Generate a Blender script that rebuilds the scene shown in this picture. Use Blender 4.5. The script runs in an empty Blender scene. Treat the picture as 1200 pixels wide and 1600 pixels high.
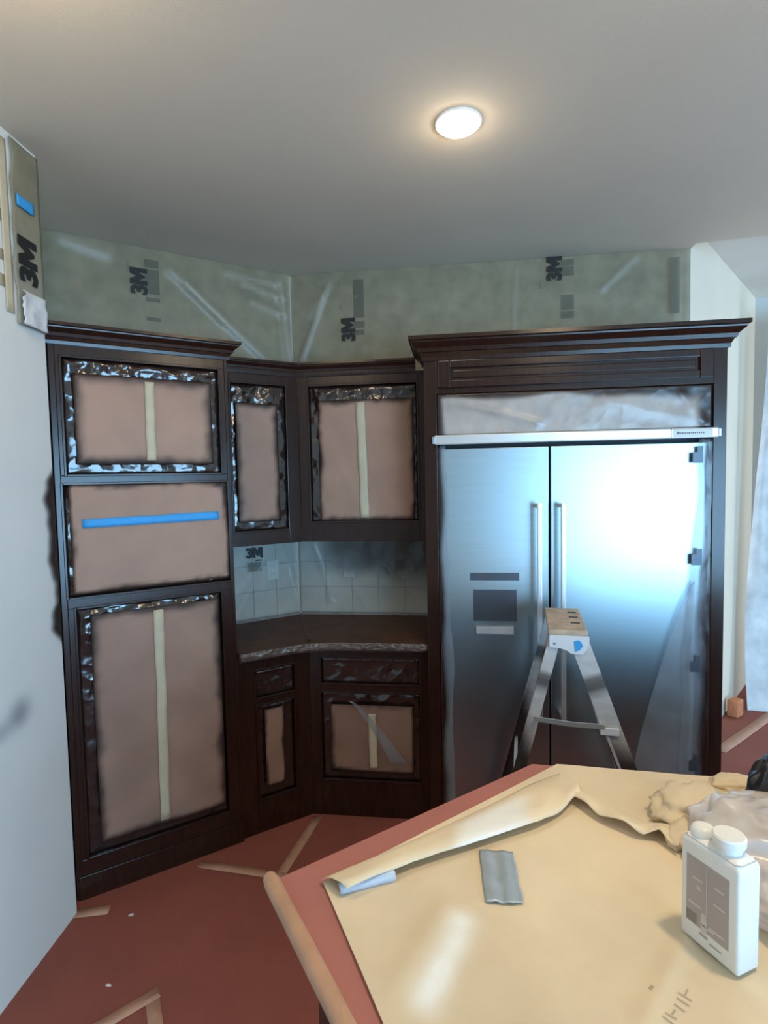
import bpy, bmesh, math, random
from mathutils import Vector, Matrix, noise
random.seed(4)
C = bpy.context.scene.collection
SC = bpy.context.scene
R = math.radians

# ------------------------------------------------------------------ camera
CAM_H = 1.728
cd = bpy.data.cameras.new('camera'); cam = bpy.data.objects.new('camera', cd); C.objects.link(cam)
cd.sensor_fit = 'VERTICAL'; cd.sensor_height = 24.0; cd.lens = 871.45 / 1600 * 24.0
cd.clip_start = 0.02
cam.matrix_world = Matrix.Translation((0, 0, CAM_H)) @ Matrix.Rotation(R(90 - 3.404), 4, 'X') @ Matrix.Rotation(R(-1.168), 4, 'Z')
SC.camera = cam

# ------------------------------------------------------------------ world, daylight, exposure
w = bpy.data.worlds.new('world'); SC.world = w; w.use_nodes = True
bg = w.node_tree.nodes['Background']
bg.inputs['Color'].default_value = (0.50, 0.76, 1.0, 1); bg.inputs['Strength'].default_value = 1.0

def area_light(name, loc, target, sx, sy, power, color):
    l = bpy.data.lights.new(name, 'AREA'); l.shape = 'RECTANGLE'; l.size = sx; l.size_y = sy
    l.energy = power; l.color = color
    o = bpy.data.objects.new(name, l); C.objects.link(o); o.location = loc
    o.rotation_euler = (Vector(target) - Vector(loc)).to_track_quat('-Z', 'Z').to_euler()
    return o
DAY = (0.33, 0.66, 1.0); DAY_NEXT = (0.80, 0.90, 1.0)
area_light('window_daylight', (2.95, -3.18, 1.18), (2.6, 0, 1.05), 3.3, 2.2, 360, DAY)
area_light('window_daylight', (5.95, 3.0, 1.45), (0, 3.0, 1.35), 2.4, 1.7, 75, DAY_NEXT)

SC.view_settings.view_transform = 'Standard'; SC.view_settings.look = 'None'
SC.view_settings.gamma = 1.0; SC.view_settings.use_curve_mapping = False
SC.view_settings.exposure = -0.12

# ------------------------------------------------------------------ measured plan
CEIL = 2.955
W = Vector((-0.5365, 3.4407, 0))                      # inner corner of the two cabinet walls
def run(az):
    a = R(az); return Vector((math.sin(a), math.cos(a), 0))
RU, RV = run(58.13), run(97.31)                       # along the left run / along the fridge run
NU, NV = Vector((RU.y, -RU.x, 0)), Vector((RV.y, -RV.x, 0))
ROT = {'u': R(90 - 58.13), 'v': R(90 - 97.31)}
def at(r, s, d, z=0):
    return W + ((RU * s + NU * d) if r == 'u' else (RV * s + NV * d)) + Vector((0, 0, z))
def front_corner(d):                                  # where two fronts at depth d meet
    det = NU.x * NV.y - NU.y * NV.x
    return W + Vector(((d * NV.y - d * NU.y) / det, (NU.x * d - NV.x * d) / det, 0))
def s_of(r, p): return (p - W).dot(RU if r == 'u' else RV)

# ------------------------------------------------------------------ object helpers
def tag(o, label=None, cat=None, group=None, kind=None):
    if label: o['label'] = label
    if cat: o['category'] = cat
    if group: o['group'] = group
    if kind: o['kind'] = kind
    return o
def link(name, me, parent=None, m=None):
    o = bpy.data.objects.new(name, me); C.objects.link(o)
    if parent: o.parent = parent
    if m is not None:
        me.materials.clear(); me.materials.append(m)
    return o
def obj(name, bm, m, parent=None, smooth=False):
    me = bpy.data.meshes.new(name)
    bmesh.ops.recalc_face_normals(bm, faces=bm.faces)
    bm.to_mesh(me); bm.free()
    if smooth:
        for p in me.polygons: p.use_smooth = True
    return link(name, me, parent, m)
def empty(name, loc, rz=0):
    o = bpy.data.objects.new(name, None); C.objects.link(o); o.location = loc; o.rotation_euler = (0, 0, rz)
    o.empty_display_size = 0.1
    return o
def box(bm, x0, x1, y0, y1, z0, z1, bev=0.0):
    vs = [bm.verts.new((x, y, z)) for z in (z0, z1) for y in (y0, y1) for x in (x0, x1)]
    fs = [bm.faces.new([vs[i] for i in q]) for q in ((0, 2, 3, 1), (4, 5, 7, 6), (0, 1, 5, 4), (2, 6, 7, 3), (0, 4, 6, 2), (1, 3, 7, 5))]
    if bev:
        es = list({e for f in fs for e in f.edges})
        bmesh.ops.bevel(bm, geom=es, offset=bev, segments=2, affect='EDGES', profile=0.6)
    return bm
def rbox(x0, x1, d0, d1, z0, z1, bev=0.002):          # box in run coordinates (s, depth to the room, z)
    return box(bmesh.new(), min(x0, x1), max(x0, x1), -max(d0, d1), -min(d0, d1), z0, z1, bev)
def prism(bm, pts, z0, z1):
    lo = [bm.verts.new((p[0], p[1], z0)) for p in pts]; hi = [bm.verts.new((p[0], p[1], z1)) for p in pts]
    n = len(pts)
    bm.faces.new(lo[::-1]); bm.faces.new(hi)
    for i in range(n): bm.faces.new((lo[i], lo[(i + 1) % n], hi[(i + 1) % n], hi[i]))
    return bm
def sweep(path, prof, cap=True):
    """path: plan points; prof: (out, z) closed outline; out is to the right of travel; mitred"""
    bm = bmesh.new(); n = len(path); rings = []
    P = [Vector((p[0], p[1], 0)) for p in path]
    for i in range(n):
        def nr(a, b):
            t = (b - a).normalized(); return Vector((t.y, -t.x, 0))
        if i == 0: m = nr(P[0], P[1])
        elif i == n - 1: m = nr(P[-2], P[-1])
        else:
            a, b = nr(P[i - 1], P[i]), nr(P[i], P[i + 1]); m = (a + b); m = m / (m.length_squared / 2)
        rings.append([bm.verts.new((P[i].x + m.x * o, P[i].y + m.y * o, z)) for o, z in prof])
    k = len(prof)
    for i in range(n - 1):
        for j in range(k):
            bm.faces.new((rings[i][j], rings[i][(j + 1) % k], rings[i + 1][(j + 1) % k], rings[i + 1][j]))
    if cap: bm.faces.new(rings[0]); bm.faces.new(rings[-1][::-1])
    return bm
def tube(bm, a, b, r, r2=None, seg=12):
    a, b = Vector(a), Vector(b); q = (b - a).to_track_quat('Z', 'Y'); r2 = r if r2 is None else r2
    A = [bm.verts.new(a + q @ Vector((r * math.cos(2 * math.pi * i / seg), r * math.sin(2 * math.pi * i / seg), 0))) for i in range(seg)]
    B = [bm.verts.new(b + q @ Vector((r2 * math.cos(2 * math.pi * i / seg), r2 * math.sin(2 * math.pi * i / seg), 0))) for i in range(seg)]
    bm.faces.new(A[::-1]); bm.faces.new(B)
    for i in range(seg): bm.faces.new((A[i], A[(i + 1) % seg], B[(i + 1) % seg], B[i]))
    return bm
def lathe(bm, prof, c=(0, 0, 0), seg=32):
    rings = [[bm.verts.new((c[0] + r * math.cos(2 * math.pi * i / seg), c[1] + r * math.sin(2 * math.pi * i / seg), c[2] + z)) for i in range(seg)] for r, z in prof]
    for a, b in zip(rings, rings[1:]):
        for i in range(seg): bm.faces.new((a[i], a[(i + 1) % seg], b[(i + 1) % seg], b[i]))
    bm.faces.new(rings[0][::-1]); bm.faces.new(rings[-1])
    return bm
def bar(bm, a, b, wdir, wid, thick, bev=0.0):
    """flat bar a->b, width along wdir, thickness across"""
    a, b = Vector(a), Vector(b); t = (b - a).normalized(); wv = Vector(wdir); wv = (wv - t * wv.dot(t)).normalized(); n = t.cross(wv)
    vs = []
    for p in (a, b):
        for sx, sy in ((-1, -1), (1, -1), (1, 1), (-1, 1)): vs.append(bm.verts.new(p + wv * sx * wid / 2 + n * sy * thick / 2))
    fs = [bm.faces.new([vs[i] for i in q]) for q in ((3, 2, 1, 0), (4, 5, 6, 7), (0, 1, 5, 4), (1, 2, 6, 5), (2, 3, 7, 6), (3, 0, 4, 7))]
    if bev:
        bmesh.ops.bevel(bm, geom=list({e for f in fs for e in f.edges}), offset=bev, segments=2, affect='EDGES')
    return bm
def nz(x, y, s=1.0, seed=0.0): return noise.noise(Vector((x * s, y * s, seed)))
def ridge(x, y, s=1.0, seed=0.0): return 1 - 2 * abs(noise.noise(Vector((x * s, y * s, seed))))
def crumple(x, y, s=10, seed=0.0):
    return 0.6 * ridge(x, y, s, seed) + 0.3 * ridge(x, y, s * 2.3, seed + 7) + 0.15 * ridge(x, y, s * 5, seed + 13)
def sstep(a, b, x):
    t = max(0.0, min(1.0, (x - a) / (b - a))); return t * t * (3 - 2 * t)
def seg_dist(px, py, a, b):
    ax, ay = a; bx, by = b; dx, dy = bx - ax, by - ay
    t = max(0, min(1, ((px - ax) * dx + (py - ay) * dy) / (dx * dx + dy * dy)))
    return math.hypot(px - ax - t * dx, py - ay - t * dy)
def fold(px, py, a, b, wid): return math.exp(-(seg_dist(px, py, a, b) / wid) ** 2)
def surf(name, nx, ny, fn, m, parent=None, spray_shade=None, thick=0.0, smooth=True):
    """grid surface fn(u,v)->(x,y,z); spray(u,v)->0..1 overspray and painted shade carried on the points"""
    bm = bmesh.new(); lay = bm.verts.layers.float.new('spray_shade')
    g = []
    for j in range(ny + 1):
        row = []
        for i in range(nx + 1):
            u, v = i / nx, j / ny; p = bm.verts.new(fn(u, v)); p[lay] = spray_shade(u, v) if spray_shade else 0.0; row.append(p)
        g.append(row)
    for j in range(ny):
        for i in range(nx): bm.faces.new((g[j][i], g[j][i + 1], g[j + 1][i + 1], g[j + 1][i]))
    o = obj(name, bm, m, parent, smooth)
    if thick:
        md = o.modifiers.new('thickness', 'SOLIDIFY'); md.thickness = thick; md.offset = 0
    return o
def text(name, body, size, m, parent=None, mtx=None, bold=0.0, extrude=0.0006):
    cu = bpy.data.curves.new('lettering', 'FONT'); cu.body = body; cu.size = size; cu.align_x = 'CENTER'; cu.align_y = 'CENTER'
    cu.offset = bold; cu.extrude = extrude
    t = bpy.data.objects.new('lettering', cu); C.objects.link(t)
    me = bpy.data.meshes.new_from_object(t.evaluated_get(bpy.context.evaluated_depsgraph_get()))
    bpy.data.objects.remove(t); bpy.data.curves.remove(cu)
    me.name = name
    if mtx is not None: me.transform(mtx)
    return link(name, me, parent, m)

def logo(name, size, m, parent, mtx, bold):
    """the two-character logo: a bold 3 with a blocky M set tight against it"""
    o = text(name, '3', size, m, parent, None, bold)
    bm = bmesh.new(); bm.from_mesh(o.data)
    x0, x1 = min(v.co.x for v in bm.verts), max(v.co.x for v in bm.verts); y0, y1 = min(v.co.y for v in bm.verts), max(v.co.y for v in bm.verts)
    z0, z1 = min(v.co.z for v in bm.verts), max(v.co.z for v in bm.verts)
    h = y1 - y0; wM = h * 1.0; left = x1 + h * .02
    P = [(0, 0), (0, 1), (.32, 1), (.5, .62), (.68, 1), (1, 1), (1, 0), (.74, 0), (.74, .52), (.56, .14), (.44, .14), (.26, .52), (.26, 0)]
    prism(bm, [(left + a * wM, y0 + b * h) for a, b in P], z0, z1)
    bmesh.ops.translate(bm, verts=bm.verts, vec=(-(x0 + left + wM) / 2, -(y0 + y1) / 2, 0))
    bm.transform(mtx); bmesh.ops.recalc_face_normals(bm, faces=bm.faces); bm.to_mesh(o.data); bm.free()
    return o
# ------------------------------------------------------------------ materials
def base_mat(name):
    m = bpy.data.materials.new(name); m.use_nodes = True
    return m, m.node_tree, m.node_tree.nodes['Principled BSDF']
def mat(name, col, rough=0.5, metal=0.0, vary=0.12, vscale=6.0, bump=0.0, bscale=60.0, coat=0.0, alpha=1.0, spray_shade=None, spec=0.5, sheen=0.0, stretch=None):
    m, nt, b = base_mat(name); N, L = nt.nodes, nt.links
    tc = N.new('ShaderNodeTexCoord'); src = tc.outputs['Object']
    if stretch:
        mp = N.new('ShaderNodeMapping'); mp.inputs['Scale'].default_value = stretch; L.new(src, mp.inputs['Vector']); src = mp.outputs['Vector']
    nt_ = N.new('ShaderNodeTexNoise'); nt_.inputs['Scale'].default_value = vscale; nt_.inputs['Detail'].default_value = 5
    L.new(src, nt_.inputs['Vector'])
    rp = N.new('ShaderNodeValToRGB'); rp.color_ramp.elements[0].position = 0.3; rp.color_ramp.elements[1].position = 0.7
    rp.color_ramp.elements[0].color = [c * (1 - vary) for c in col] + [1]; rp.color_ramp.elements[1].color = [min(1, c * (1 + vary)) for c in col] + [1]
    L.new(nt_.outputs['Fac'], rp.inputs['Fac']); out = rp.outputs['Color']
    b.inputs['Roughness'].default_value = rough
    if spray_shade:
        at_ = N.new('ShaderNodeAttribute'); at_.attribute_name = 'spray_shade'
        mx = N.new('ShaderNodeMix'); mx.data_type = 'RGBA'; mx.inputs['B'].default_value = (*spray_shade, 1)
        L.new(at_.outputs['Fac'], mx.inputs['Factor']); L.new(out, mx.inputs['A']); out = mx.outputs['Result']
        if alpha < 1:
            ma = N.new('ShaderNodeMath'); ma.operation = 'MAXIMUM'; ma.inputs[1].default_value = alpha
            L.new(at_.outputs['Fac'], ma.inputs[0]); L.new(ma.outputs[0], b.inputs['Alpha'])
    elif alpha < 1: b.inputs['Alpha'].default_value = alpha
    L.new(out, b.inputs['Base Color'])
    b.inputs['Metallic'].default_value = metal
    b.inputs['Coat Weight'].default_value = coat; b.inputs['Coat Roughness'].default_value = 0.12
    b.inputs['Specular IOR Level'].default_value = spec
    if bump:
        n2 = N.new('ShaderNodeTexNoise'); n2.inputs['Scale'].default_value = bscale; n2.inputs['Detail'].default_value = 4
        L.new(src, n2.inputs['Vector'])
        bp = N.new('ShaderNodeBump'); bp.inputs['Strength'].default_value = bump; bp.inputs['Distance'].default_value = 0.01
        L.new(n2.outputs['Fac'], bp.inputs['Height']); L.new(bp.outputs['Normal'], b.inputs['Normal'])
    return m
def film_mat(name, col, rough, crinkle, scale, alpha=1.0, spray_shade=None, spec=0.6):
    """crinkled plastic film: facetted voronoi relief"""
    m = mat(name, col, rough, 0, 0.18, 9, alpha=alpha, spray_shade=spray_shade, spec=spec); nt = m.node_tree; N, L = nt.nodes, nt.links
    tc = N.new('ShaderNodeTexCoord'); mp = N.new('ShaderNodeMapping'); mp.inputs['Rotation'].default_value = (0.3, 0.5, 0.6)
    nd = N.new('ShaderNodeTexNoise'); nd.inputs['Scale'].default_value = scale * 0.5; nd.inputs['Detail'].default_value = 3
    vo = N.new('ShaderNodeTexVoronoi'); vo.inputs['Scale'].default_value = scale; vo.feature = 'F1'
    vm = N.new('ShaderNodeVectorMath'); vm.operation = 'ADD'
    L.new(tc.outputs['Object'], mp.inputs['Vector']); L.new(mp.outputs['Vector'], nd.inputs['Vector'])
    sc = N.new('ShaderNodeVectorMath'); sc.operation = 'SCALE'; sc.inputs['Scale'].default_value = 0.12
    L.new(nd.outputs['Color'], sc.inputs[0]); L.new(mp.outputs['Vector'], vm.inputs[0]); L.new(sc.outputs['Vector'], vm.inputs[1])
    L.new(vm.outputs['Vector'], vo.inputs['Vector'])
    bp = N.new('ShaderNodeBump'); bp.inputs['Strength'].default_value = crinkle; bp.inputs['Distance'].default_value = 0.02
    L.new(vo.outputs['Distance'], bp.inputs['Height']); L.new(bp.outputs['Normal'], N['Principled BSDF'].inputs['Normal'])
    return m
def glow_mat(name, col, s):
    m, nt, b = base_mat(name); b.inputs['Base Color'].default_value = (*col, 1)
    b.inputs['Emission Color'].default_value = (*col, 1); b.inputs['Emission Strength'].default_value = s
    return m
BROWN = (0.024, 0.010, 0.007)
M = dict(

    wood=mat('dark_brown_lacquer', (0.027, 0.0100, 0.0060), 0.22, 0, 0.2, 5, 0.03, 90, spec=.4, stretch=(8, 8, 1)),
    ceiling=mat('ceiling_paint', (0.69, 0.61, 0.50), 0.9, 0, 0.02, 2, 0.08, 220),
    wall=mat('cream_wall_paint', (0.74, 0.70, 0.58), 0.75, 0, 0.03, 3, 0.05, 200),
    whitewall=mat('pale_wall_paint', (0.70, 0.69, 0.65), 0.7, 0, 0.03, 3, 0.05, 200),
    greywall=mat('grey_wall_paint', (0.55, 0.57, 0.55), 0.8, 0, 0.03, 3),
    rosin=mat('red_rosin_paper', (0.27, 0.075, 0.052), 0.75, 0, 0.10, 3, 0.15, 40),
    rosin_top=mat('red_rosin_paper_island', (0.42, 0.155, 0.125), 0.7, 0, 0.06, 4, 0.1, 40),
    floortape=mat('tan_masking_tape', (0.50, 0.27, 0.18), 0.6, 0, 0.08, 20),
    edgetape=mat('tan_edge_tape', (0.50, 0.28, 0.17), 0.55, 0, 0.10, 14, 0.2, 50),
    cream_tape=mat('cream_masking_tape', (0.56, 0.47, 0.32), 0.6, 0, 0.06, 18),
    blue_tape=mat('blue_painters_tape', (0.04, 0.34, 0.74), 0.6, 0, 0.06, 18),
    kraft=mat('brown_masking_paper', (0.40, 0.235, 0.165), 0.62, 0, 0.10, 5, 0.25, 9, spray_shade=BROWN),
    film_dark=film_mat('oversprayed_film', (0.026, 0.013, 0.010), 0.15, 0.35, 13, spec=0.9),
    film_wall=film_mat('wall_masking_film', (0.29, 0.255, 0.17), 0.36, 0.10, 5, alpha=0.80, spray_shade=(0.38, 0.35, 0.27), spec=0.4),
    film_tile=film_mat('backsplash_film', (0.60, 0.62, 0.60), 0.22, 0.25, 9, alpha=0.30, spray_shade=BROWN),
    film_fridge=film_mat('fridge_film', (0.50, 0.44, 0.40), 0.28, 0.18, 9, alpha=0.80, spray_shade=BROWN),
    film_clear=film_mat('clear_film', (0.40, 0.45, 0.50), 0.25, 0.12, 7, alpha=0.22, spray_shade=BROWN),
    film_edge=film_mat('counter_edge_film', (0.14, 0.095, 0.075), 0.22, 0.6, 22),
    counter=film_mat('film_over_brown_paper', (0.092, 0.046, 0.030), 0.5, 0.12, 10, spec=.15),
    steel=mat('brushed_steel', (0.43, 0.52, 0.56), 0.34, 1.0, 0.04, 3, stretch=(1, 1, 60)),
    steel_bright=mat('polished_trim', (0.78, 0.78, 0.78), 0.30, 0.7, 0.03, 4),
    gap=mat('dark_gap', (0.02, 0.022, 0.03), 0.6),
    panel_dark=mat('dark_dispenser_plastic', (0.09, 0.10, 0.12), 0.4, 0.6),
    tray=mat('grey_tray_plastic', (0.45, 0.46, 0.50), 0.5),
    ink=mat('black_print', (0.012, 0.012, 0.012), 0.5),
    ink_pale=mat('faint_print', (0.16, 0.16, 0.125), 0.5, alpha=0.30),
    ink_grey=mat('grey_print', (0.30, 0.27, 0.22), 0.7, alpha=0.4),
    badge_ink=mat('badge_print', (0.10, 0.10, 0.11), 0.5),
    tile=mat('cream_tile', (0.56, 0.53, 0.45), 0.35, 0, 0.10, 8, 0.08, 30),
    grout=mat('grout', (0.40, 0.37, 0.32), 0.9),
    plate=mat('white_plate', (0.70, 0.70, 0.66), 0.4),
    alu=mat('ladder_aluminium', (0.66, 0.65, 0.64), 0.38, 0.35, 0.10, 5, 0.05, 60, stretch=(3, 3, 9), spray_shade=BROWN),
    cap=mat('ladder_cap_top', (0.48, 0.37, 0.27), 0.6, 0, 0.25, 22, 0.2, 50),
    cap_white=mat('ladder_cap_fascia', (0.68, 0.70, 0.73), 0.4, 0, 0.05, 12),
    cloth=mat('tan_paper_cover', (0.74, 0.60, 0.41), 0.72, 0, 0.16, 2.2, 0.14, 14, spray_shade=(0.86, 0.85, 0.80)),
    duct=mat('grey_blue_tape', (0.36, 0.41, 0.45), 0.35, 0.1, 0.08, 30),
    duct2=mat('pale_blue_paper', (0.50, 0.56, 0.66), 0.5),
    bottle=mat('white_bottle_plastic', (0.80, 0.80, 0.77), 0.35, 0, 0.02, 4),
    sticker=mat('grey_label_paper', (0.42, 0.36, 0.34), 0.55, 0, 0.05, 10),
    sticker_line=mat('pale_label_print', (0.60, 0.55, 0.52), 0.6),
    bag=film_mat('cloudy_plastic', (0.76, 0.69, 0.66), 0.24, 0.30, 8, alpha=0.66),
    black=film_mat('black_plastic', (0.012, 0.010, 0.012), 0.28, 0.5, 14),
    trim=mat('white_trim', (0.72, 0.71, 0.68), 0.5),
    orange=mat('orange_brown_sponge', (0.55, 0.20, 0.09), 0.8, 0, 0.2, 30),
    chip=mat('pale_chip', (0.75, 0.68, 0.6), 0.7),
    lens=glow_mat('lamp_lens', (1.0, 0.93, 0.82), 30.0),
    white_sheet=film_mat('white_drop_film', (0.66, 0.66, 0.66), 0.4, 0.15, 5),
)

def patch_mat(name, col):
    m, nt, b = base_mat(name); b.inputs['Base Color'].default_value = (*col, 1); b.inputs['Roughness'].default_value = .6
    a = nt.nodes.new('ShaderNodeAttribute'); a.attribute_name = 'spray_shade'; nt.links.new(a.outputs['Fac'], b.inputs['Alpha']); return m
M['stain_brown'] = patch_mat('brown_overspray', (.030, .016, .012)); M['patch_grey'] = patch_mat('grey_patch', (.34, .37, .41))
# ------------------------------------------------------------------ structure
def structure(name, bm, m, parent=None): return tag(obj(name, bm, m, parent), kind='structure')
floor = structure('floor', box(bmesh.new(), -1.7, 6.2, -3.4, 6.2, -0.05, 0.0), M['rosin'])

def wall_seg(name, a, b, m, z0=0, z1=CEIL, t=0.1, parent=None):
    """wall with its face on a->b, body to the left of travel"""
    a, b = Vector((a[0], a[1], 0)), Vector((b[0], b[1], 0)); d = (b - a).normalized(); n = Vector((-d.y, d.x, 0)) * t
    return structure(name, prism(bmesh.new(), [a, b, b + n, a + n], z0, z1), m, parent)
K = at('u', -1.305, 0)                                     # back corner behind the tall cabinet
A = at('u', -1.305, 0.70)                                  # where the short return meets the left wall
LW = Vector((-1.47, -3.2, 0))
wall_seg('wall_left', LW, A, M['whitewall'])
wall_seg('wall_return', A, K, M['wall'])
wall_seg('wall_corner_left', K, W, M['wall'])
Vend = at('v', 2.27, 0)
STEP = 0.145                                               # the next room's ceiling sits a little higher
VX = Vend + run(105) * 4.7
structure('ceiling', prism(bmesh.new(), [(-1.9, -3.4), (6.25, -3.4), VX, Vend + NV * .08, Vend - NV * .1, W + Vector((0, .15, 0)), (-1.9, 2.95)], CEIL, CEIL + STEP + .05), M['ceiling'])
structure('ceiling_next_room', box(bmesh.new(), .5, 6.3, 1.8, 6.2, CEIL + STEP, CEIL + STEP + .1), M['whitewall'])
wall_seg('wall_corner_right', W, Vend, M['wall'])
FAR = Vector((2.985, 4.52, 0))
wall_seg('wall_far', Vend, FAR, M['wall'], 0, CEIL + STEP)
FAR2 = FAR + run(97) * 3.6
wall_seg('wall_back', FAR, FAR2, M['greywall'], 0, CEIL + STEP)
# wall with the side window of the next room, and the wall behind the camera with its window
def window_wall(name, axis, pos, lo, hi, w0, w1, z0, z1, num):
    bm = bmesh.new()
    def b(a0, a1, c0, c1):
        if axis == 'x': box(bm, pos, pos + 0.12, a0, a1, c0, c1)
        else: box(bm, a0, a1, pos - 0.12, pos, c0, c1)
    b(lo, w0, 0, CEIL); b(w1, hi, 0, CEIL); b(w0, w1, 0, z0); b(w0, w1, z1, CEIL)
    structure(name, bm, M['wall'])
    fm = bmesh.new()
    def f(a0, a1, c0, c1):
        if axis == 'x': box(fm, pos - 0.015, pos + 0.05, a0, a1, c0, c1, 0.004)
        else: box(fm, a0, a1, pos - 0.05, pos + 0.015, c0, c1, 0.004)
    f(w0 - .06, w0, z0 - .06, z1 + .06); f(w1, w1 + .06, z0 - .06, z1 + .06); f(w0, w1, z0 - .06, z0); f(w0, w1, z1, z1 + .06)
    structure('window_%d' % num, fm, M['trim'])
window_wall('wall_right', 'x', 6.0, -3.2, 5.0, 1.7, 4.3, 0.5, 2.4, 1)
window_wall('wall_behind', 'y', -3.2, -1.5, 6.0, 1.25, 4.65, 0.06, 2.35, 2)
# seams of tape on the red paper of the floor
def floor_tape(a, b, wid, parent=floor, m='floortape'):
    a, b = Vector((*a, 0)), Vector((*b, 0)); t = (b - a).normalized(); n = Vector((-t.y, t.x, 0))
    L_ = (b - a).length; k = max(2, int(L_ / 0.08))
    surf('tape_strip', k, 2, lambda u, v: a + t * (L_ * u) + n * wid * (v - .5 + .05 * nz(u * L_, v, 9, 3)) + Vector((0, 0, 0.0025 + 0.0006 * nz(u * L_, v, 20))), M[m], parent, thick=0.001)
floor_tape((-0.87, 2.43), (-0.46, 2.338), 0.045)
floor_tape((-0.50, 2.30), (-0.37, 2.77), 0.045)
floor_tape((-1.00, 1.63), (-0.80, 1.797), 0.045)
floor_tape((-0.825, 1.80), (-0.64, 1.45), 0.045)
floor_tape((-1.285, 2.15), (-1.15, 2.17), 0.05)
floor_tape((-1.30, 2.14), (-1.335, 1.98), 0.03)
floor_tape((2.05, 3.36), (3.1, 4.15), 0.07)

# ------------------------------------------------------------------ cabinets
def crown_prof(z0, z1, out):
    h = z1 - z0
    return [(-0.01, z0), (0.008, z0), (0.010, z0 + .16 * h), (0.30 * out, z0 + .34 * h), (0.40 * out, z0 + .36 * h), (0.48 * out, z0 + .52 * h),
            (0.84 * out, z0 + .74 * h), (0.86 * out, z0 + .80 * h), (out, z0 + .84 * h), (out, z1), (-0.01, z1)]
class Unit:
    """a cabinet in run coordinates with its root on the floor or wall"""
    def __init__(s, name, r, s0, d0, z0, label, cat, group=None):
        s.r, s.s0, s.d0, s.z0 = r, s0, d0, z0
        s.root = tag(empty(name, at(r, s0, d0, z0), ROT[r]), label, cat, group)
        s.off = Vector((s0, -d0, z0))
    def part(s, name, bm, m, parent=None, smooth=False):
        bmesh.ops.translate(bm, verts=bm.verts, vec=-s.off)
        return obj(name, bm, m, parent or s.root, smooth)
    def box(s, name, s0, s1, d0, d1, z0, z1, m, bev=0.002, parent=None):
        return s.part(name, rbox(s0, s1, d0, d1, z0, z1, bev), m, parent)
    def sheet(s, name, s0, s1, z0, z1, d, m, nx, nz_, disp=None, spray_shade=None, thick=0.0008, warp=None, parent=None):
        def fn(u, v):
            x, z = s0 + (s1 - s0) * u, z0 + (z1 - z0) * v
            if warp: x, z = warp(u, v, x, z)
            dd = disp(x, z, u, v) if disp else 0
            return Vector((x, -(d + dd), z)) - s.off
        return surf(name, nx, nz_, fn, m, parent or s.root, spray_shade and (lambda u, v: spray_shade(s0 + (s1 - s0) * u, z0 + (z1 - z0) * v, u, v)), thick)
    def frame(s, s0, s1, z0, z1, d0, d1, wid, names=('stile', 'rail')):
        pass
def bead(u, s0, s1, z0, z1, d, wid=0.012, out=0.006, name='bead'):
    """small raised moulding round an opening, one mesh"""
    bm = bmesh.new()
    for a in ((s0, s0 + wid, z0, z1), (s1 - wid, s1, z0, z1), (s0 + wid, s1 - wid, z0, z0 + wid), (s0 + wid, s1 - wid, z1 - wid, z1)):
        box(bm, a[0], a[1], -(d + out), -(d - 0.012), a[2], a[3], 0.002)
    return u.part(name, bm, M['wood'])
def edge_spray(s0, s1, z0, z1, soft=0.03, seed=0.0, side=1.0):
    def f(x, z, u, v):
        e = min(x - s0, s1 - x, z - z0, z1 - z) + 0.018 * nz(x, z, 7, seed) + 0.008 * nz(x, z, 25, seed + 3)
        return 1 - sstep(0.0, soft, e)
    return f
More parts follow.
